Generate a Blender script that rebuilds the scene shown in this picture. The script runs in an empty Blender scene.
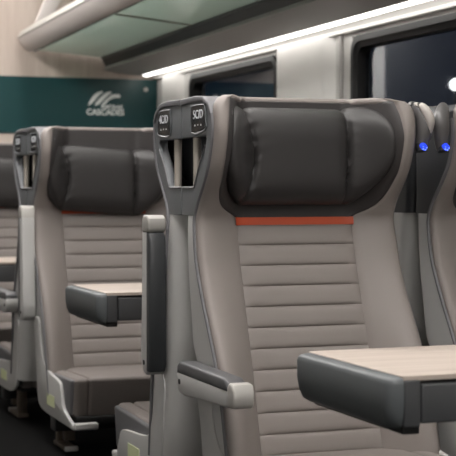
import bpy, bmesh, math, random
from mathutils import Vector, Matrix
random.seed(4)
S = bpy.context.scene
COL = S.collection
ZC = 0.815                       # eye height
PI = math.pi

# ------------------------------------------------------------------ materials
def mat(name, col, rough=0.5, metal=0.0, spec=0.5, coat=0.0, bump=0.0, bscale=300.0, var=0.0, vscale=8.0, emit=None, estr=0.0, sheen=0.0):
    m = bpy.data.materials.new(name); m.use_nodes = True
    nt = m.node_tree; b = nt.nodes['Principled BSDF']
    lin = tuple((c/255/12.92 if c/255 <= .04045 else ((c/255+.055)/1.055)**2.4) for c in col)
    b.inputs['Base Color'].default_value = (*lin, 1)
    b.inputs['Roughness'].default_value = rough
    b.inputs['Metallic'].default_value = metal
    b.inputs['Specular IOR Level'].default_value = spec
    b.inputs['Coat Weight'].default_value = coat
    b.inputs['Sheen Weight'].default_value = sheen
    tc = nt.nodes.new('ShaderNodeTexCoord')
    if var > 0:
        n = nt.nodes.new('ShaderNodeTexNoise'); n.inputs['Scale'].default_value = vscale; n.inputs['Detail'].default_value = 4
        nt.links.new(tc.outputs['Object'], n.inputs['Vector'])
        r = nt.nodes.new('ShaderNodeMapRange'); r.inputs['To Min'].default_value = 1-var; r.inputs['To Max'].default_value = 1+var
        nt.links.new(n.outputs['Fac'], r.inputs['Value'])
        mx = nt.nodes.new('ShaderNodeVectorMath'); mx.operation = 'SCALE'; mx.inputs[0].default_value = lin
        nt.links.new(r.outputs['Result'], mx.inputs['Scale']); nt.links.new(mx.outputs['Vector'], b.inputs['Base Color'])
    if bump > 0:
        n = nt.nodes.new('ShaderNodeTexNoise'); n.inputs['Scale'].default_value = bscale; n.inputs['Detail'].default_value = 3
        nt.links.new(tc.outputs['Object'], n.inputs['Vector'])
        bp = nt.nodes.new('ShaderNodeBump'); bp.inputs['Strength'].default_value = bump; bp.inputs['Distance'].default_value = 0.002
        nt.links.new(n.outputs['Fac'], bp.inputs['Height']); nt.links.new(bp.outputs['Normal'], b.inputs['Normal'])
    if emit:
        b.inputs['Emission Color'].default_value = (*emit, 1); b.inputs['Emission Strength'].default_value = estr
    return m

def wood(name, c1, c2, axis, stretch, rough=0.45):
    m = bpy.data.materials.new(name); m.use_nodes = True
    nt = m.node_tree; b = nt.nodes['Principled BSDF']; b.inputs['Roughness'].default_value = rough
    tc = nt.nodes.new('ShaderNodeTexCoord'); mp = nt.nodes.new('ShaderNodeMapping')
    sc = [stretch]*3; sc[axis] = stretch*0.06
    mp.inputs['Scale'].default_value = sc
    n = nt.nodes.new('ShaderNodeTexNoise'); n.inputs['Scale'].default_value = 1.0; n.inputs['Detail'].default_value = 6; n.inputs['Roughness'].default_value = .65
    cr = nt.nodes.new('ShaderNodeValToRGB')
    f = lambda c: tuple(((v/255+.055)/1.055)**2.4 for v in c)+(1,)
    cr.color_ramp.elements[0].position = .3; cr.color_ramp.elements[0].color = f(c1)
    cr.color_ramp.elements[1].position = .7; cr.color_ramp.elements[1].color = f(c2)
    nt.links.new(tc.outputs['Object'], mp.inputs['Vector']); nt.links.new(mp.outputs['Vector'], n.inputs['Vector'])
    nt.links.new(n.outputs['Fac'], cr.inputs['Fac']); nt.links.new(cr.outputs['Color'], b.inputs['Base Color'])
    return m

M = {}
M['fabric']  = mat('taupe_leather', (134,126,122), .55, bump=.12, bscale=900, var=.03)
M['gusset']  = mat('slate_leather', (104,103,106), .55, bump=.12, bscale=900)
M['dark']    = mat('charcoal_leather', (44,42,42), .46, bump=.15, bscale=700, var=.05)
M['dark2']   = mat('head_panel_leather', (54,51,51), .5, bump=.15, bscale=700)
M['orange']  = mat('orange_stripe', (192,78,42), .5)
M['shell']   = mat('grey_plastic', (190,189,187), .4, bump=.03, bscale=1500)
M['trim']    = mat('slate_plastic', (102,105,108), .4, bump=.04, bscale=1500)
M['headsh']  = mat('black_plastic', (46,47,50), .4)
M['display'] = mat('display_black', (24,25,27), .25)
M['handle']  = mat('satin_metal', (190,182,172), .35, metal=.35)
M['pad']     = mat('armrest_pad_black', (52,54,56), .38, bump=.05, bscale=1200)
M['padg']    = mat('armrest_pad_grey', (86,86,88), .42, bump=.05, bscale=1200)
M['cap']     = mat('pale_end_cap', (180,177,172), .4)
M['label']   = mat('pale_sticker', (226,232,186), .5)
M['metal']   = mat('bracket_metal', (120,110,100), .4, metal=.6)
M['under']   = mat('under_frame', (26,26,27), .6)
M['tabcap']  = mat('table_slate_plastic', (86,90,92), .45, bump=.03, bscale=1500)
M['taband']  = mat('table_band_plastic', (66,67,69), .42)
M['black']   = mat('black_gap', (12,12,13), .6)
M['tabtop']  = wood('pale_wood_laminate', (172,158,148), (196,184,174), 0, 60, .35)
M['wall']    = mat('white_wall_panel', (205,203,200), .45)
M['cover']   = mat('pillar_white', (238,236,233), .35)
M['rubber']  = mat('window_rubber', (14,14,16), .45)
M['service'] = mat('service_panel_grey', (165,162,160), .5, metal=.0)
M['beam']    = mat('rack_beam_grey', (205,198,194), .42, metal=.0)
M['ceil']    = mat('ceiling_white', (200,198,195), .6)
M['teal']    = mat('teal_laminate', (8,60,62), .35, var=.05, vscale=2)
M['bulk']    = wood('pale_grey_wood', (178,163,151), (204,191,181), 2, 22, .5)
M['logo']    = mat('logo_white', (225,228,226), .5)
M['carpet']  = mat('dark_carpet', (14,14,14), .95, spec=.08, bump=.8, bscale=240, var=.7, vscale=30)
M['text']    = mat('display_text', (215,217,222), .5, emit=(.9,.92,1), estr=.0)
M['strip']   = mat('light_strip_diffuser', (255,255,255), .5, emit=(1,.97,.92), estr=5.5)
M['fill']   = mat('fill_light_emitter', (255,255,255), .5, emit=(1,.965,.93), estr=12)  # glow of the added fill lights under the ceiling
M['led']     = mat('blue_led', (30,60,230), .3, emit=(.03,.08,1), estr=.8)
M['led2']    = mat('blue_led_core', (120,150,255), .3, emit=(.2,.3,1), estr=1.5)
M['podw']    = mat('lamp_pod_pale', (196,190,184), .35)
M['podg']    = mat('lamp_pod_grey', (92,90,90), .3)
M['bulb']    = mat('lamp_globe', (255,255,255), .4, emit=(1,.95,.85), estr=5)

def glassmat(name, base, trans, rough, ior, coat=0):
    m = bpy.data.materials.new(name); m.use_nodes = True
    b = m.node_tree.nodes['Principled BSDF']
    b.inputs['Base Color'].default_value = (*base,1); b.inputs['Transmission Weight'].default_value = trans
    b.inputs['Roughness'].default_value = rough; b.inputs['IOR'].default_value = ior
    b.inputs['Coat Weight'].default_value = coat
    return m
M['glass'] = glassmat('window_glass', (.75,.82,.9), 1.0, .02, 1.7)
M['rackglass'] = glassmat('rack_glass', (.62,.74,.66), .55, .04, 1.5)
_nt = M['rackglass'].node_tree; _o = _nt.nodes['Material Output']
_t = _nt.nodes.new('ShaderNodeBsdfTranslucent'); _t.inputs['Color'].default_value = (.86,.96,.88,1)
_p = _nt.nodes.new('ShaderNodeBsdfTransparent'); _p.inputs['Color'].default_value = (.80,.90,.83,1)
_g = _nt.nodes.new('ShaderNodeBsdfGlossy'); _g.inputs['Roughness'].default_value = .03
_m = _nt.nodes.new('ShaderNodeMixShader'); _m.inputs[0].default_value = .2
_f = _nt.nodes.new('ShaderNodeMixShader'); _fr = _nt.nodes.new('ShaderNodeFresnel'); _fr.inputs['IOR'].default_value = 1.45
_nt.links.new(_t.outputs[0], _m.inputs[1]); _nt.links.new(_p.outputs[0], _m.inputs[2])
_nt.links.new(_fr.outputs[0], _f.inputs[0]); _nt.links.new(_m.outputs[0], _f.inputs[1]); _nt.links.new(_g.outputs[0], _f.inputs[2])
_nt.links.new(_f.outputs[0], _o.inputs['Surface'])

# ------------------------------------------------------------------ helpers
def link(name, me, m, parent=None, angle=35):
    me.materials.append(m)
    for p in me.polygons: p.use_smooth = True
    me.set_sharp_from_angle(angle=math.radians(angle))
    o = bpy.data.objects.new(name, me); COL.objects.link(o)
    if parent is not None: o.parent = parent
    return o
def grid(name, rows, m, parent=None, closed=False, caps=False, angle=50):
    bm = bmesh.new(); vs = [[bm.verts.new(p) for p in r] for r in rows]
    n = len(rows[0])
    for i in range(len(rows)-1):
        for j in range(n if closed else n-1):
            k = (j+1) % n
            bm.faces.new((vs[i][j], vs[i][k], vs[i+1][k], vs[i+1][j]))
    if caps:
        bm.faces.new(vs[0][::-1]); bm.faces.new(vs[-1])
    bmesh.ops.recalc_face_normals(bm, faces=bm.faces)
    me = bpy.data.meshes.new(name); bm.to_mesh(me); bm.free()
    return link(name, me, m, parent, angle)
def bevel_bm(bm, w, seg=3, ang=30):
    es = [e for e in bm.edges if len(e.link_faces) == 2 and e.calc_face_angle(0) > math.radians(ang)]
    if w > 0 and es:
        bmesh.ops.bevel(bm, geom=es, offset=w, segments=seg, profile=.5, affect='EDGES', clamp_overlap=True)
def add_box(bm, a, b):
    vs = [bm.verts.new((x,y,z)) for x in (a[0],b[0]) for y in (a[1],b[1]) for z in (a[2],b[2])]
    for f in ((0,1,3,2),(4,6,7,5),(0,4,5,1),(2,3,7,6),(0,2,6,4),(1,5,7,3)):
        bm.faces.new([vs[i] for i in f])
def boxes(name, lst, m, parent=None, bev=0.0, seg=3):
    bm = bmesh.new()
    for a, b in lst: add_box(bm, a, b)
    bmesh.ops.recalc_face_normals(bm, faces=bm.faces)
    bevel_bm(bm, bev, seg)
    me = bpy.data.meshes.new(name); bm.to_mesh(me); bm.free()
    return link(name, me, m, parent)
def extrude(name, poly, f0, f1, m, parent=None, bev=0.0, seg=3, ang=50):
    """poly: 2d points; f0/f1 map a 2d point to 3d on the two faces"""
    bm = bmesh.new()
    A = [bm.verts.new(f0(p)) for p in poly]; B = [bm.verts.new(f1(p)) for p in poly]
    n = len(poly); fa = bm.faces.new(A); fb = bm.faces.new(B[::-1])
    for i in range(n): bm.faces.new((A[i], A[(i+1)%n], B[(i+1)%n], B[i]))
    bmesh.ops.recalc_face_normals(bm, faces=bm.faces)
    if bev > 0:
        es = list(set(fa.edges) | set(fb.edges))
        bmesh.ops.bevel(bm, geom=es, offset=bev, segments=seg, profile=.5, affect='EDGES', clamp_overlap=True)
    bmesh.ops.triangulate(bm, faces=[f for f in bm.faces if len(f.verts) > 4])
    me = bpy.data.meshes.new(name); bm.to_mesh(me); bm.free()
    return link(name, me, m, parent, ang)
def tube(name, pts, r, m, parent=None, n=12, sx=1.0, caps=True):
    rows = []
    P = [Vector(p) for p in pts]
    for i, p in enumerate(P):
        t = (P[min(i+1,len(P)-1)]-P[max(i-1,0)]).normalized()
        up = Vector((0,1,0)) if abs(t.y) < .8 else Vector((0,0,1))
        a = t.cross(up).normalized(); b = t.cross(a)
        rr = r[i] if isinstance(r, (list,tuple)) else r
        rows.append([p + a*math.cos(q)*rr*sx + b*math.sin(q)*rr for q in [2*PI*k/n for k in range(n)]])
    return grid(name, rows, m, parent, closed=True, caps=caps, angle=60)
def spline(pts, k=6, closed=False):
    P = [Vector(p) for p in pts]; n = len(P); out = []
    rng = range(n if closed else n-1)
    for i in rng:
        p0 = P[(i-1) % n] if closed or i > 0 else P[0]
        p1 = P[i]; p2 = P[(i+1) % n]
        p3 = P[(i+2) % n] if closed or i+2 < n else P[-1]
        for j in range(k):
            t = j/k
            out.append(.5*((2*p1)+(-p0+p2)*t+(2*p0-5*p1+4*p2-p3)*t*t+(-p0+3*p1-3*p2+p3)*t**3))
    if not closed: out.append(P[-1])
    return out
def interp(tab, h):
    if h >= tab[0][0]: return tab[0][1]
    for (a, va), (b, vb) in zip(tab, tab[1:]):
        if h >= b: return va+(vb-va)*(a-h)/(a-b)
    return tab[-1][1]
def sm(tab, h, w=.018):
    return sum(interp(tab, h+w*k/3)*c for k, c in zip(range(-3,4), (1,2,3,4,3,2,1)))/16
def sstep(t):
    t = max(0, min(1, t)); return t*t*(3-2*t)
def tag(o, label=None, cat=None, group=None, kind=None):
    if label: o['label'] = label
    if cat: o['category'] = cat
    if group: o['group'] = group
    if kind: o['kind'] = kind
    return o
def empty(name, loc, rz=0):
    o = bpy.data.objects.new(name, None); COL.objects.link(o)
    o.location = loc; o.rotation_euler = (0,0,rz); o.empty_display_size = .1
    return o
def copy_tree(o, parent=None):
    c = o.copy(); COL.objects.link(c); c.parent = parent
    for ch in list(o.children): copy_tree(ch, c)
    return c
def struct(o): o['kind'] = 'structure'; return o
def text_mesh(name, s, size, m, mw, parent=None, ext=.0006, bold=0.0, xs=1.0):
    cu = bpy.data.curves.new(name, 'FONT'); cu.body = s; cu.size = size; cu.extrude = ext; cu.offset = bold
    cu.align_x = 'CENTER'; cu.align_y = 'CENTER'; cu.space_character = 1.0
    t = bpy.data.objects.new('tmp', cu); COL.objects.link(t)
    bpy.context.view_layer.update()
    me = bpy.data.meshes.new_from_object(t.evaluated_get(bpy.context.evaluated_depsgraph_get()))
    bpy.data.objects.remove(t)
    me.transform(Matrix.Diagonal((xs,1,1,1))); me.transform(mw); me.name = name
    return link(name, me, m, parent)

# ------------------------------------------------------------------ seat surfaces (h = height relative to the eye)
TOP = .208
F_T = [(.21,.125),(.17,.14),(.12,.145),(.05,.12),(.01,.085),(-.03,.045),(-.065,.028),(-.17,.024),(-.25,.045),(-.36,.085),(-.45,.10),(-.66,.10)]
R_B = [(.21,-.006),(-.05,-.008),(-.20,-.012),(-.36,-.02),(-.45,-.035),(-.60,-.06),(-.70,-.09)]
B_T = [(.21,.196),(.17,.205),(.12,.212),(.04,.212),(.0,.207),(-.02,.201),(-.036,.190),(-.048,.172),(-.058,.147),(-.07,.142),(-.7,.146)]
R_T = [(.21,-.006),(-.05,-.010),(-.20,-.030),(-.35,-.060),(-.42,-.118),(-.60,-.165),(-.70,-.17)]
STR0, STR1 = -.062, -.079
PITCH = .0455
SL = .3
def yc(h):
    if h > -.067: return -.085 + .02*max(0, h-.12)
    return -.085 - SL*(-.067-h)
def Fh(h): return sm(F_T, h, .03)
def eh(h):
    e = .242 + .006*sstep((.0-h)/.15)
    if h > .168: e -= .04-math.sqrt(max(0, .04**2-min(.04, h-.168)**2))
    return e
def bh(h): return min(sm(B_T, h, .007), eh(h)-.028)
def ys(x, h):
    a = abs(x)
    hi = .222 if h > -.05 else .235
    return yc(h) - Fh(h)*sstep((a-.115)/(hi-.115))
def seam(a, c, w=.0035, d=.004): return d*math.exp(-((a-c)/w)**2)
def hr(h0, h1, st):
    n = max(1, round((h1-h0)/st)); return [h0+(h1-h0)*i/n for i in range(n+1)]

def build_back(root, inset, rear=None, rcs=.035):
    rear = rear or R_T
    """inset: set of sides (-1/+1) on which the head shell is pulled in behind a grab opening"""
    hs = hr(-.655, TOP, .008)
    for s in (-1, 1):
        rows = []
        for h in hs:
            b, e = bh(h), eh(h); row = []
            r = .016
            for k in range(11):
                x = b + (e-r-b)*k/10
                row.append((s*x, ys(x, h)+seam(x, b)*1.2, ZC+h))
            y0 = ys(e-r, h)
            for k in range(1, 6):
                q = k/5*PI/2
                row.append((s*(e-r+r*math.sin(q)), y0+r*(1-math.cos(q)), ZC+h))
            row.append((s*(e-.001), y0+r+.004, ZC+h))
            row.append((s*(e-.006), y0+r+.005, ZC+h))
            rows.append(row)
        grid('side_bolster', rows, M['fabric'], root)
    for s in (-1, 1):
        pts = [(s*(eh(h)-.0005), ys(eh(h)-.016, h)+.0225, ZC+h) for h in hr(-.65, .165, .012)]
        tube('edge_piping', pts, .0055, M['gusset'], root, n=8)
    # centre ribbed panel
    rows = []
    h = STR1; hs2 = []
    while h > -.655:
        for t in (0,.03,.07,.14,.25,.4,.6,.75,.86,.93,.97):
            hh = h - PITCH*t
            hs2.append((hh, t))
        h -= PITCH
    for hh, t in hs2:
        puff = .0065*(max(0, 1-abs(2*t-1)**5.0))**.8
        row = []
        for k in range(21):
            x = -.146 + .292*k/20
            row.append((x, ys(x, hh) - puff*(1-(abs(x)/.146)**10) + .006*(abs(x)/.146)**16 + .0015, ZC+hh))
        rows.append(row)
    grid('ribbed_panel', rows, M['fabric'], root, angle=70)
    rows = [[(x, ys(x, hh)-d, ZC+hh) for x in [-.146+.292*k/20 for k in range(21)]] for hh, d in ((STR0+.001,-.004),(STR0,.0005),(-.07,.0025),(STR1,.0005),(STR1-.001,-.003))]
    grid('accent_stripe', rows, M['orange'], root)
    # dark head panel
    rows = []
    for hh in hr(STR0, TOP-.008, .006):
        b = bh(hh); row = []
        for k in range(49):
            x = -b + 2*b*k/48
            row.append((x, ys(x, hh)+seam(abs(x), b)+seam(abs(x), .146, .003, .003)*(b > .16), ZC+hh))
        rows.append(row)
    hh = TOP-.004; b = bh(hh)
    rows.append([(-b+2*b*k/48, ys(-b+2*b*k/48, hh)+.008, ZC+hh) for k in range(49)])
    grid('head_panel', rows, M['dark2'], root)
    # rim over the top
    pts = []
    for k in range(41):
        x = -.203+.406*k/40
        hh = TOP-.0055
        pts.append((x, ys(x, hh)+.011, ZC+hh - .004*sstep((abs(x)-.180)/.023)))
    tube('top_rim', pts, [.0085-.006*sstep((abs(p[0])-.175)/.028) for p in pts], M['fabric'], root, n=12)
    # shells behind the cushions
    def shell(name, h0, h1, m, ins):
        rows = []
        for hh in hr(h0, h1, .012):
            e = eh(hh)-.002; yr = interp(rear, hh)
            L = -(e-.055) if -1 in ins else -e
            R = (e-.055) if 1 in ins else e
            row = []
            rc = rcs if name == 'back_shell' else .02
            fl = min(ys(L, hh)+.019, yr-rc-.002); fr = min(ys(R, hh)+.019, yr-rc-.002)
            # inner path
            for k in range(25):
                x = L+.004+(R-L-.008)*k/24
                row.append((x, ys(x, hh)+.019 if 0 < k < 24 else (fl if k == 0 else fr), ZC+hh))
            row.append((R, fr+.003, ZC+hh))
            for k in range(7):
                q = k/6*PI/2
                row.append((R-rc+rc*math.cos(q), yr-rc+rc*math.sin(q), ZC+hh))
            for k in range(7):
                q = PI/2+k/6*PI/2
                row.append((L+rc+rc*math.cos(q), yr-rc+rc*math.sin(q), ZC+hh))
            row.append((L, fl+.003, ZC+hh))
            rows.append(row)
        return grid(name, rows, m, root, closed=True, caps=True)
    shell('head_shell', -.056, TOP-.010, M['headsh'], inset)
    shell('back_shell', -.66, -.056, M['shell'], set())

def build_pillow(root, dz=0.0, tilt=0.0, dx=0.0):
    """three-lobed head cushion"""
    hb, ht = -.034+dz, .186+dz
    sL, sR = -.138, .108
    rows = []
    N, K = 40, 110
    def width(t):          # half width factors for the two ends, t 0..1 bottom to top
        right = sR + (.206-sR)*(1-(abs(2*t-1.1)/1.1)**2.2*.78 if t < .55 else 1-((2*t-1.1)/.9)**3.4*.45)
        left = sL - (.203+sL)*(1-abs(2*t-1.0)**2.8*(1.0 if t < .5 else .30))
        return left, right
    for i in range(N+1):
        ph = i/N
        t = .5-.5*math.cos(ph*PI)
        l, r = width(t); row = []
        prof = (max(0, 1-abs(2*t-1)**4.5))**.42
        for j in range(K+1):
            u = .5-.5*math.cos(j/K*PI)
            x = l+(r-l)*u
            # height of the top and bottom line varies along x
            topd = -.007*math.exp(-((x-sL)/.012)**2) - .006*math.exp(-((x-sR)/.009)**2) + .005*sstep((x-sR)/.03)
            botd = .0
            if x > sR: botd = .012*((x-sR)/.1)**2
            hh = hb+botd + (ht+topd-hb-botd)*t + tilt*(x+.02)
            ends = (max(0, 1-abs(2*u-1)**8))**.42
            puff = .064*prof*ends
            puff -= .015*prof*math.exp(-((x-sR)/.0045)**2) + .006*prof*math.exp(-((x-sR)/.018)**2)
            cl = sL + .030*(1-(2*t-1)**2) - .016
            puff -= .013*prof*math.exp(-((x-cl)/.005)**2)
            puff += .0016*math.sin(hh*260+x*40)*math.exp(-((x-sR)/.02)**2)*prof + .0016*math.sin(hh*210-x*60)*math.exp(-((x-sL)/.03)**2)*prof
            puff += .008*prof*math.exp(-((x-(sL-.022))/.02)**2)
            hx = max(-.02, min(.16, hh))
            base = yc(hx) - .8*Fh(hx*.5+.04)*sstep((abs(x)-.115)/(.25-.115))
            row.append((x+dx, base-.010-puff, ZC+hh))
        rows.append(row)
    # rear skin
    back = [[(p[0], p[1] if i in (0, N) or j in (0, K) else ys(p[0], max(-.05, min(.2, p[2]-ZC)))+.0035, p[2]) for j, p in enumerate(r)] for i, r in enumerate(rows)]
    bm = bmesh.new()
    A = [[bm.verts.new(p) for p in r] for r in rows]
    B = [[A[i][j] if i in (0,N) or j in (0,K) else bm.verts.new(back[i][j]) for j in range(K+1)] for i in range(N+1)]
    for G, fl in ((A, 0), (B, 1)):
        for i in range(N):
            for j in range(K):
                q = [G[i][j], G[i][j+1], G[i+1][j+1], G[i+1][j]]
                bm.faces.new(q[::-1] if fl else q)
    bmesh.ops.recalc_face_normals(bm, faces=bm.faces)
    me = bpy.data.meshes.new('head_cushion'); bm.to_mesh(me); bm.free()
    return link('head_cushion', me, M['dark'], root, 80)

def build_head_trim(root, s, txt):
    e = .2435
    fr = lambda h: ys(.226, h)+.017
    outer = [(0,.200),(-.09,.203),(-.145,.199),(-.180,.188),(-.202,.168)]
    outer = [(max(p[0], fr(p[1])) if i > 3 else p[0], p[1]) for i, p in enumerate(outer)]
    outer += [(fr(h), h) for h in hr(-.058, .150, .012)[::-1]]
    inner = [(0,-.058),(0,.008),(-.082,.008),(-.091,.016),(-.126,.062),(-.162,.098),(-.167,.112),(-.161,.118),(0,.118)]
    poly = outer+inner
    extrude('head_trim', poly, lambda p: (s*e, p[0], ZC+p[1]), lambda p: (s*(e-.022), p[0], ZC+p[1]), M['trim'], root, bev=.0035)
    # raised piping round the grab opening
    pp = [(0,.0055),(-.081,.0055),(-.093,.014),(-.128,.060),(-.165,.097)]
    tube('opening_edge', [(s*(e+.0005), a, ZC+b) for a, b in spline([Vector((q[0],q[1],0)) for q in pp],4) and [(v.x, v.y) for v in spline([Vector((q[0],q[1],0)) for q in pp],4)]], .0020, M['gusset'], root, n=8)
    # padded cap above
    cap = [(0,.192),(0,.207),(-.10,.209),(-.15,.205),(-.19,.188),(-.205,.165),(-.198,.160),(-.178,.182),(-.145,.194),(-.09,.195)]
    extrude('head_trim_cap', cap, lambda p: (s*(e+.004), p[0], ZC+p[1]), lambda p: (s*(e-.05), p[0], ZC+p[1]), M['gusset'], root, bev=.003)
    # seat number display
    dp = [(-.075,.128),(-.166,.132),(-.172,.150),(-.165,.180),(-.150,.187),(-.078,.187),(-.073,.182)]
    d = extrude('number_display', dp, lambda p: (s*(e+.003), p[0], ZC+p[1]), lambda p: (s*(e-.006), p[0], ZC+p[1]), M['display'], root, bev=.001)
    fp = spline([Vector((a, b, 0)) for a, b in dp], 3, True); fp.append(fp[0])
    tube('display_bezel', [(s*(e+.002), v.x, ZC+v.y) for v in fp], .0016, M['trim'], d, n=6)
    # text faces the aisle
    R = Matrix(((0,0,s,s*(e+.0035)),(s,0,0,-.122),(0,1,0,ZC+.166),(0,0,0,1)))
    text_mesh('seat_number', txt, .0275, M['text'], R, d, bold=0, xs=1.08)
    for k in range(3):
        R2 = Matrix(((0,0,s,s*(e+.0035)),(s,0,0,-.122+s*(k-1)*.02),(0,1,0,ZC+.143),(0,0,0,1)))
        text_mesh('seat_symbol', '\u25B4' if k % 2 == 0 else '\u2022', .013, M['shell'], R2, d)
    # grab handle
    tube('grab_handle', [(s*.229, -.066, ZC+h) for h in (.001,.03,.06,.09,.124)], .0098, M['handle'], root, n=14, sx=.9)

def build_seat_base(root, aisle, rear=None):
    # cushion
    def cush(name, x0, x1, m, h0=-.674, h1=-.555, y0=-.60, y1=-.17, bev=.03):
        o = boxes(name, [((x0, y0, ZC+h0), (x1, y1, ZC+h1))], m, root, bev=bev, seg=5)
        for v in o.data.vertices:
            c = v.co
            if c.z > ZC+(h0+h1)/2: c.z -= .012*sstep((c.y-y0-.02)/.3) - .006
            if c.y < y0+.05: c.y += .02*(ZC+h1-c.z)/.12
        return o
    cush('seat_cushion', -.186, .186, M['fabric'], bev=.013)
    for s in (-1, 1):
        a, b = sorted((s*.181, s*.230))
        cush('cushion_bolster', a, b, M['fabric'], y0=-.598, bev=.016)
        a, b = sorted((s*.222, s*.2385))
        cush('cushion_gusset', a, b, M['gusset'], y0=-.585, h0=-.664, h1=-.561, bev=.007)
    boxes('seat_frame', [((-.225,-.60,ZC-.688),(.225,-.19,ZC-.664))], M['under'], root, bev=.004)
    hip = [(-.115,-.41),(-.14,-.49),(-.162,-.59),(-.178,-.655),(-.21,-.682),(-.30,-.693),(-.58,-.694),(-.655,-.694),(-.655,-.683),(-.60,-.670),(-.545,-.655),(-.515,-.640),(-.50,-.612),(-.488,-.586),(-.462,-.571),(-.34,-.558),(-.27,-.535),(-.235,-.50),(-.218,-.46),(-.20,-.40)]
    if rear is R_B: 
        hip[:4] = [(-.115,-.43),(-.118,-.50),(-.132,-.60),(-.155,-.655)]; hip[6:11] = [(-.49,-.694),(-.515,-.692),(-.522,-.684),(-.522,-.675),(-.520,-.668)]; hip[11:] = [(-.515,-.652),(-.50,-.628),(-.488,-.610),(-.45,-.598),(-.30,-.588),(-.235,-.572),(-.207,-.52),(-.190,-.46),(-.175,-.40)]
    hp = [(v.x, v.y) for v in spline([Vector((a, b, 0)) for a, b in hip], 3, True)]
    for s in (-1, 1):
        if s != aisle and aisle != 0: w0, w1 = .2385, .2495
        else: w0, w1 = .2385, .2495
        extrude('hip_shell', hp, lambda p: (s*w1, p[0], ZC+p[1]), lambda p: (s*w0, p[0], ZC+p[1]), M['shell'], root, bev=.005)
    if aisle:
        boxes('glow_sticker', [sorted(((aisle*.2490, -.415, ZC-.662), (aisle*.2508, -.315, ZC-.627)))], M['label'], root)['label'] = 'pale yellow-green glow sticker'
    # lever
    s = aisle or 1; ly = .12 if rear is R_B else 0
    a, b = sorted((s*.252, s*.180))
    lv = boxes('recline_lever', [((a,-.685+ly,ZC-.690),(b,-.660+ly,ZC-.670))], M['shell'], root, bev=.005)
    # pedestal: two-legged bracket with a flat foot
    for sx in ((aisle or -1),):
        a, b = sorted((sx*.182, sx*.215))
        ped = boxes('pedestal', [((a,-.31,0.010),(b,-.28,ZC-.688)), ((a,-.41,.03),(b,-.375,ZC-.688)), ((a-.004,-.42,0),(b+.004,-.27,.012))], M['metal'], root, bev=.003)
        boxes('foot_end', [((a-.005,-.432,0),(b+.005,-.420,.016))], M['shell'], ped, bev=.003)
    boxes('wall_mount' if not aisle else 'cross_beam', [((-.25,-.42,ZC-.735),(.25,-.36,ZC-.69))], M['under'], root, bev=.004)

def build_armrest(root, s, up, padm, ah=0):
    x0, x1 = .2485, .293
    hp, yp = -.409+ah, (.119 if up else .131)
    def T(u, v): return (-(yp)+v, hp+u) if up else (-(yp+u), hp+v)
    def P(p, x):
        y, h = T(*p); return (s*x, y, ZC+h)
    LS = .955 if up else .925
    body = [(-.030,-.002),(-.026,.010),(.0,.010),(.325,.008),(.325,-.028),(.25,-.031),(.12,-.036),(.03,-.041),(-.010,-.036),(-.027,-.018)]
    body = [(a, b) for a, b in body]
    arm = extrude('armrest', body, lambda p: P((p[0]*LS,p[1]), x1), lambda p: P((p[0]*LS,p[1]), x0), M['shell'], root, bev=.006)
    extrude('armrest_pad', [(-.022,.004),(-.021,.022),(-.004,.032),(.300,.030),(.322,.022),(.326,.004)], lambda p: P((p[0]*LS,p[1]), x1+.0005), lambda p: P((p[0]*LS,p[1]), x0+.002), padm, arm, bev=.006)
    extrude('armrest_end_cap', [(.324,-.027),(.324,.014),(.335,.024),(.358,.022),(.366,.008),(.366,-.018),(.356,-.026)], lambda p: P((p[0]*LS,p[1]), x1+.001), lambda p: P((p[0]*LS,p[1]), x0), M['cap'], arm, bev=.005)
    c = P((0,-.012), x1+.0005)
    tube('pivot_hole', [(c[0]-s*.004, c[1], c[2]), (c[0]+s*.0012, c[1], c[2])], .006, M['black'], arm, n=14)

def build_lamp(root, s, pale):
    """reading lamp on the wing's outer side; s = side"""
    x = s*(.262 if pale else .268)
    pts = [(x-s*.014,-.175,ZC+.195),(x-s*.004,-.195,ZC+.185),(x+s*.006,-.205,ZC+.160),(x+s*.006,-.205,ZC+.130),(x+s*.002,-.200,ZC+.105),(x,-.198,ZC+.092)]
    P = spline([Vector(p) for p in pts], 4)
    n = len(P)-1
    o = tube('reading_lamp', P, [(.008+.0115*math.sin(min(1,(i/n)*1.6)*PI*.62)) - .006*sstep((i/n-.55)/.45) for i in range(n+1)], M['podg'], root, n=14)
    if pale:
        cp = spline([Vector((x-s*.014,-.200,ZC+.196)), Vector((x-s*.004,-.220,ZC+.188)), Vector((x+s*.008,-.226,ZC+.168)), Vector((x+s*.014,-.224,ZC+.148)), Vector((x+s*.016,-.216,ZC+.128))], 4)
        tube('lamp_hood', cp, [.003+.008*math.sin(PI*i/(len(cp)-1)) for i in range(len(cp))], M['podw'], o, n=10)
    tube('lamp_ring', [(x,-.201,ZC+.108),(x,-.207,ZC+.088)], .0125, M['headsh'], o, n=18)
    L = tube('lamp_lens', [(x,-.212,ZC+.100),(x,-.2225,ZC+.096)], [.0085,.0070], M['led'], o, n=18)
    for k in range(5):
        a = k*2*PI/5
        tube('led_dot', [(x+.005*math.cos(a),-.2215,ZC+.096+.005*math.sin(a)),(x+.005*math.cos(a),-.2235,ZC+.0955+.005*math.sin(a))], .0016, M['led2'], L, n=6)

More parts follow.
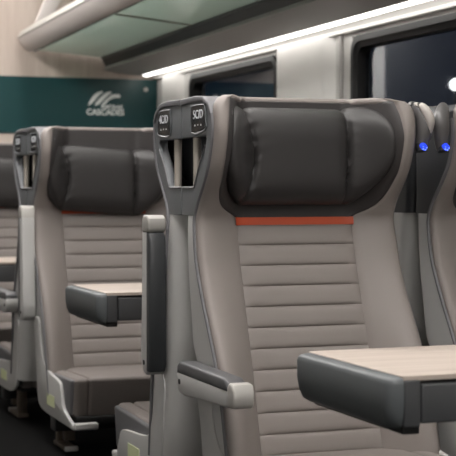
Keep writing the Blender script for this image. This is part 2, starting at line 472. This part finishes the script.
XA, XW = 1.278, 1.865
GR = {'a':'aisle seats of the right-hand side'}
def make_seat(loc, rz, aisle, label, txt=None, up=False, ah=0, padm=None, dz=0, tilt=0, lamps=(), base=None):
    r = empty('train_seat', loc, rz)
    tag(r, label, 'seat', 'train seats on the window side')
    global SL
    back = abs(rz) > 1
    SL = .12 if back else .3
    build_back(r, {aisle} if aisle else set(), R_B if back else R_T, .06 if back else .035)
    build_pillow(r, dz, tilt, -.012 if tilt else 0)
    if aisle:
        build_head_trim(r, aisle, txt)
        build_armrest(r, aisle, up, padm or M['padg'], ah)
    n0 = set(r.children)
    build_seat_base(r, aisle, R_B if back else R_T)
    for o in r.children:
        if o not in n0 and o.name.split('.')[0] not in ('pedestal',):
            dd = .024 if back else .017
            for v in o.data.vertices: v.co.z -= dd
            for q in o.children:
                for v in q.data.vertices: v.co.z -= dd
    for s, p in lamps: build_lamp(r, s, p)
    return r

YA, YC, YE = 3.085, 4.73, 6.375
seatA = make_seat((XA,YA,0), 0, -1, 'large taupe and charcoal train seat in front, facing the camera, with lowered armrest', '5C/D', False, 0, M['padg'], lamps=((1,True),))
seatW = make_seat((XW,YA,0), 0, 0, 'taupe train seat by the window, cut off by the right picture edge', lamps=((-1,False),))
seatB = make_seat((XA,YA+.004,0), PI, 1, 'train seat back to back with the front seat, facing away, black-padded armrest raised', '4C/D', True, 0, M['pad'])
seatC = make_seat((XA,YC,0), 0, -1, 'middle-distance train seat facing the camera behind the second table, its armrest raised', '4C/D', True, .008, M['padg'], dz=-.042, tilt=-.07)
seatD = make_seat((XA,YC+.004,0), PI, 1, 'train seat back to back with the middle-distance seat, facing away, grey armrest lowered', '3C/D', False, .024, M['padg'])
def plain_copy(o, loc, rz, label):
    c = copy_tree(o); c.location = loc; c.rotation_euler = (0,0,rz); c['label'] = label; return c
seatE = plain_copy(seatC, (XA,YE,0), 0, 'farthest train seat at the left picture edge, in front of the teal and wood bulkhead')
plain_copy(seatW, (XW,YC,0), 0, 'window seat beside the middle-distance seat, hidden behind the front seat')
plain_copy(seatW, (XW,YE,0), 0, 'window seat of the farthest row, hidden behind nearer seats')
plain_copy(seatW, (XW,YA+.004,0), PI, 'window-side seat facing away, only a dark sliver seen between the two front seats')

# ------------------------------------------------------------------ tables
def make_table(loc_y0, loc_y1, xl, h, label):
    r = empty('bay_table', (xl, (loc_y0+loc_y1)/2, 0))
    tag(r, label, 'table', 'fold-out tables between facing seats')
    w = (loc_y1-loc_y0)/2; zt = ZC+h; th = .082; X1 = 2.2115-xl
    # end cap with rounded plan corners and lower taper
    def plan(x0, x1, ww, r_):
        pts = []
        for k in range(7):
            q = PI/2*k/6; pts.append((x0+r_-r_*math.cos(q)*1, -ww+r_-r_*math.sin(q)))
        pts = pts + [(x1, -ww), (x1, ww)]
        for k in range(7):
            q = PI/2*k/6; pts.append((x0+r_-r_*math.sin(q), ww-r_+r_*math.cos(q)))
        return pts
    rows = []
    for dz, ins in ((-th,.016),(-th+.006,.008),(-th+.02,.003),(-th*.5,.0),(-.012,.0),(-.005,.002),(-.0015,.006),(0,.012)):
        rows.append([(x if x > .02 else x+ins, y*(w-ins)/w, zt+dz) for x, y in plan(0,.0275,w,.018)])
    grid('end_cap', rows, M['tabcap'], r, closed=True, caps=True, angle=40)
    # top: laminate inlay
    rows = [[(x,y,zt+dz) for x,y in pl] for dz, pl in ((-.006,plan(.025,X1,w-.004,.006)),(.0012,plan(.025,X1,w-.004,.006)),(.0022,plan(.027,X1-.001,w-.006,.006)))]
    grid('table_top', rows, M['tabtop'], r, closed=True, caps=True, angle=40)
    boxes('edge_block', [((.0285,-w+.002,zt-th+.004),(.057,w-.002,zt-.005))], M['taband'], r, bev=.003)
    boxes('edge_band', [((.060,-w+.005,zt-th+.008),(X1,w-.005,zt-.012))], M['taband'], r, bev=.004)
    boxes('table_core', [((.02,-w+.010,zt-th+.012),(X1,w-.010,zt-.004))], M['black'], r)
    boxes('hinge_bracket', [((.03,-w+.01,zt-th-.008),(.06,w-.02,zt-th+.012))], M['black'], r, bev=.003)
    boxes('support_strut', [((X1-.30,-.03,zt-th-.05),(X1,.03,zt-th+.010))], M['under'], r, bev=.004)
    return r
make_table(1.930, 2.295, .977, -.286, 'nearest grey-edged table with pale wood top at the lower right')
make_table(3.625, 3.985, .979, -.274, 'second grey-edged table with pale wood top, in front of the middle-distance seat')
make_table(5.330, 5.745, .979, -.275, 'farthest wood-topped table, a dark sliver at the left picture edge')

# ------------------------------------------------------------------ setting
YB, XR, XL, Y0, HC = 7.0, 2.212, -.72, -2.6, 1.12
def Z(h): return ZC+h
struct(boxes('floor', [((XL-.1,Y0-.1,-.05),(XR+.1,YB+.1,0))], M['carpet']))
struct(boxes('ceiling', [((XL-.1,Y0-.1,Z(HC)),(XR+.1,YB+.1,Z(HC)+.05))], M['ceil']))
struct(boxes('wall_front', [((XL-.1,YB,0),(XR+.1,YB+.08,Z(HC)))], M['bulk']))
struct(boxes('wall_back', [((XL-.1,Y0-.08,0),(XR+.1,Y0,Z(HC)))], M['wall']))
struct(boxes('trim_1', [((XL,YB-.006,Z(.283)),(XR,YB,Z(.566)))], M['teal']))
wins = [(3.25,4.66),(5.362,6.47),(1.0,2.6),(-1.3,.4)]
WT, WB = .552, -.12
def side_wall(name, x, sgn):
    lst = [((x,Y0,0),(x+sgn*.08,YB,Z(WB))), ((x,Y0,Z(WT)),(x+sgn*.08,YB,Z(HC)))]
    ys_ = sorted(wins); edges = [Y0]+[v for w in ys_ for v in w]+[YB]
    for a, b in zip(edges[0::2], edges[1::2]): lst.append(((x,a,Z(WB)),(x+sgn*.08,b,Z(WT))))
    lst = [(tuple(map(min, p, q)), tuple(map(max, p, q))) for p, q in lst]
    return struct(boxes(name, lst, M['wall']))
side_wall('wall_right', XR, 1); side_wall('wall_left', XL, -1)
def rrect(y0,y1,z0,z1,r,n=6):
    pts = []
    for cy, cz, a in ((y1-r,z1-r,0),(y0+r,z1-r,PI/2),(y0+r,z0+r,PI),(y1-r,z0+r,1.5*PI)):
        for k in range(n+1):
            q = a+PI/2*k/n; pts.append((cy+r*math.cos(q), cz+r*math.sin(q)))
    return pts
nw = 1
for X, sg in ((XR,1),(XL,-1)):
    for a, b in wins:
        rows = []
        for dx, ins, rr in ((.0,-.002,.062),(-.008,.0,.060),(-.010,.022,.05),(-.003,.026,.048),(.0,.042,.04),(.016,.044,.04),(.05,.044,.04)):
            rows.append([(X+sg*dx, p[0], p[1]) for p in rrect(a+ins,b-ins,Z(WB)+ins,Z(WT)-ins,rr)])
        fr = grid('window_%d' % nw, rows, M['rubber'], None, closed=True); struct(fr)
        g = boxes('pane', [tuple(zip(*[sorted((X+sg*.03, X+sg*.036)), (a+.04,b-.04), (Z(WB)+.04,Z(WT)-.04)]))], M['glass'], fr)
        nw += 1
# pillar covers on the right wall
for i, (a, b) in enumerate(((4.80,5.345),(6.55,6.86))):
    pl = [(XR,a),(XR-.028,a+.035),(XR-.034,a+.07),(XR-.034,b-.07),(XR-.028,b-.035),(XR,b)]
    struct(extrude('trim_%d' % (2+i), pl, lambda p: (p[0],p[1],.02), lambda p: (p[0],p[1],Z(.565)), M['cover'], None, bev=0))
struct(boxes('trim_7', [((.98,YB-.03,0),(1.11,YB,Z(HC)))], M['cover'], bev=.006))
struct(boxes('door_1', [((.12,YB-.02,0),(.98,YB-.001,Z(HC)-.1))], M['headsh'], bev=.004))
# upper trim rail along the wall and corner
struct(boxes('trim_4', [((XR-.022,Y0,Z(.567)),(XR,YB,Z(.582)))], M['cover'], bev=.003))
struct(boxes('trim_5', [((XR-.012,4.735,0),(XR,4.75,Z(.565)))], M['service'], bev=.002))

# luggage rack, one long thing
RISE = .004
rack = empty('luggage_rack', (XR, YB, Z(.6)))
tag(rack, 'overhead luggage rack with a glass shelf and grey front beam above the windows', 'luggage rack')
off = Vector((-XR, -YB, -Z(.6)))
def rk(name, poly, y0, y1, m, bev=.003, parent=None):
    sl = lambda x: .014-.009*max(0, min(1, (x-1.5)/.6))
    o = extrude(name, poly, lambda p: Vector((p[0],y0,Z(p[1]+RISE+sl(p[0])*(YB-y0))))+off, lambda p: Vector((p[0],y1,Z(p[1]+RISE+sl(p[0])*(YB-y1))))+off, m, parent or rack, bev=bev)
    return o
RY0, RY1 = Y0+.01, YB-.035
rk('front_beam', [(1.482,.744),(1.487,.730),(1.526,.684),(1.548,.679),(1.556,.692),(1.540,.735),(1.520,.770),(1.500,.772)], RY0, RY1, M['beam'])
rk('beam_lip', [(1.476,.748),(1.484,.740),(1.520,.769),(1.516,.780),(1.498,.782)], RY0, RY1, M['cap'], .002)
rk('seal', [(1.553,.684),(1.568,.682),(1.568,.690),(1.553,.692)], RY0, RY1, M['rubber'], 0)
nb = 6
ysp = [RY1, 5.55, 4.35, 3.15, 1.95, .75, -1.0, RY0]
for a, b in zip(ysp, ysp[1:]):
    rk('glass_shelf', [(1.560,.690),(1.905,.664),(1.905,.672),(1.560,.698)], b+.004, a-.004, M['rackglass'], 0)
for y in ysp[1:-1]:
    rk('shelf_joint', [(1.556,.686),(1.905,.660),(1.905,.674),(1.556,.700)], y-.004, y+.004, M['metal'], 0)
    rk('bracket', [(1.52,.76),(1.56,.78),(1.90,1.115),(1.84,1.118)], y-.015, y+.015, M['beam'], .003)
rk('bracket', [(1.51,.76),(1.57,.76),(1.70,1.0),(1.80,1.118),(1.70,1.118),(1.60,.98)], RY1-.20, RY1-.17, M['beam'], .003)
rk('rear_rail', [(1.903,.655),(1.925,.655),(1.925,.80),(1.903,.80)], RY0, RY1, M['headsh'])
rk('slot_panel', [(1.912,.655),(1.93,.618),(1.96,.618),(1.96,.655)], RY0, RY1, M['headsh'])
rk('service_panel', [(1.918,.602),(1.924,.618),(1.95,.630),(2.21,.630),(2.21,.592),(2.17,.592),(2.115,.588),(2.108,.578),(1.99,.589)], RY0, RY1, M['service'])
strip = empty('light_strip', (2.148, YB-.05, Z(.578)))
tag(strip, 'long glowing white light strip under the luggage rack over the windows', 'light')
so = Vector((-2.148, -(YB-.05), -Z(.578)))
def stp(name, poly, y0, y1, m, b=.003):
    return extrude(name, poly, lambda p: Vector((p[0],y0,Z(p[1]+RISE+.005*(YB-y0))))+so, lambda p: Vector((p[0],y1,Z(p[1]+RISE+.005*(YB-y1))))+so, m, strip, bev=b)
seg = [YB-.06, 5.25, 3.35, 1.5, -.4, Y0+.05]
for a, b in zip(seg, seg[1:]):
    stp('diffuser', [(2.117,.585),(2.117,.577),(2.125,.574),(2.136,.5725),(2.147,.574),(2.154,.577),(2.154,.589),(2.13,.588)], b+.004, a-.004, M['strip'], .002)

for a, b in zip(ysp, ysp[1:]):  # added unseen lights that brighten the glass shelf from above
    c = boxes('rack_fill_light', [((1.40,b+.02,Z(HC)-.02),(1.48,a-.02,Z(HC)))], M['fill'], bev=.004)
    tag(c, 'slim added fill light above the luggage rack, unseen above the picture', 'light', 'slim added fill lights above the rack')
# mirrored side (behind and beside the camera) : light strip only
ls = boxes('light_strip', [((XL+.0005,Y0+.05,Z(.57)),(XL+.03,YB-.06,Z(.585)))], M['strip'])
tag(ls, 'matching white light strip along the opposite wall, behind the camera side', 'light')
shl = struct(boxes('trim_6', [((XL,Y0,Z(.585)),(XL+.32,YB-.02,Z(.62)))], M['service'], bev=.004))
for y0 in (-1.7, .1, 1.9, 3.7, 5.35):  # added unseen panels, supplying most of the scene's light
    c = boxes('aisle_fill_light', [((.60,y0,Z(HC)-.02),(1.00,y0+1.5,Z(HC)))], M['fill'], bev=.004)
    tag(c, 'added fill light panel over the aisle, unseen above the picture', 'light', 'added fill light panels over the aisle')

# ------------------------------------------------------------------ logo on the teal band
FPX, TH = 1420.0, math.radians(20.4)
def at_wall(px, py, Y=YB-.0065):
    """measured point of the printed mark on the bulkhead"""
    u = (px-228)/FPX
    dx = math.sin(TH)+u*math.cos(TH); dy = math.cos(TH)-u*math.sin(TH)
    d = Y/dy
    return (d*dx, Z((190-py)/FPX*d))
lg = empty('wall_logo', (*[at_wall(106,105)[0]], YB-.006, at_wall(106,105)[1]))
tag(lg, 'white mountain-swoosh logo with lettering on the teal wall band', 'logo')
lo = Vector((-lg.location.x, -lg.location.y, -lg.location.z))
def swoosh(pts):
    P = [at_wall(*p) for p in pts]
    P = [(v.x, v.y) for v in spline([Vector((a,b,0)) for a,b in P], 4, True)]
    extrude('swoosh', P, lambda p: Vector((p[0],YB-.008,p[1]))+lo, lambda p: Vector((p[0],YB-.006,p[1]))+lo, M['logo'], lg)
swoosh([(88.5,105.5),(91,99.5),(95.5,94),(100.5,91.8),(103.5,92.2),(99.5,95.5),(95.5,100),(92,103.5)])
swoosh([(95,105.5),(98.5,100),(103.5,95),(108,92.2),(112,92.6),(108,96),(103,101),(99,104.5)])
swoosh([(101,106.5),(104.5,101.5),(109,97.2),(113,94.6),(119.5,94.8),(120,97.8),(115,98.2),(110,100.2),(106,104)])
def wtext(name, s, px, py, size, bold, xs):
    x, z = at_wall(px, py)
    R = Matrix(((1,0,0,x),(0,0,-1,YB-.0075),(0,1,0,z),(0,0,0,1)))
    R = Matrix.Translation(lo) @ R
    text_mesh(name, s, size, M['logo'], R, lg, bold=bold, xs=xs)
wtext('small_lettering', 'AMTRAK', 112.5, 107.2, .026, .0008, 1.12)
wtext('large_lettering', 'CASCADES', 105.6, 112.6, .041, .0012, .98)
x, z = at_wall(145.5, 90)
kn = tube('wall_button', [(x,YB-.02,z),(x,YB-.005,z)], .011, M['cap'], n=16)
tag(kn, 'small round pale button on the teal band right of the logo', 'button')

# lamp outside the window
lo_ = empty('platform_lamp', (4.05, 7.15, 0))
tag(lo_, 'bright round lamp outside the right-hand window at night', 'lamp')
tube('lamp_post', [(0,0,-.9),(0,0,Z(.57))], .012, M['under'], lo_)
gp = [(0,0,Z(.60)+.034*math.sin(a)) for a in [PI*(k/10-.5) for k in range(11)]]
tube('lamp_globe', gp, [max(.003,.036*math.cos(PI*(k/10-.5))) for k in range(11)], M['bulb'], lo_, n=18)
struct(boxes('ground', [((XR+.3,-3,-1.0),(12,14,-.9))], M['black']))

# ------------------------------------------------------------------ world, camera
w = bpy.data.worlds.new('night'); S.world = w; w.use_nodes = True
w.node_tree.nodes['Background'].inputs['Color'].default_value = (.012,.018,.032,1)
w.node_tree.nodes['Background'].inputs['Strength'].default_value = .6
cd = bpy.data.cameras.new('camera'); cam = bpy.data.objects.new('camera', cd); COL.objects.link(cam)
cd.sensor_width = 36; cd.lens = FPX/456*36
cam.location = (0,0,ZC)
pitch = math.atan(38/FPX)
cam.rotation_euler = (PI/2-pitch, 0, -TH)
cd.dof.use_dof = True; cd.dof.focus_distance = 3.05; cd.dof.aperture_fstop = 9
cd.clip_start = .05
S.camera = cam
S.view_settings.view_transform = 'Standard'; S.view_settings.look = 'None'
S.view_settings.gamma = 1; S.view_settings.use_curve_mapping = False
S.view_settings.exposure = -0.12
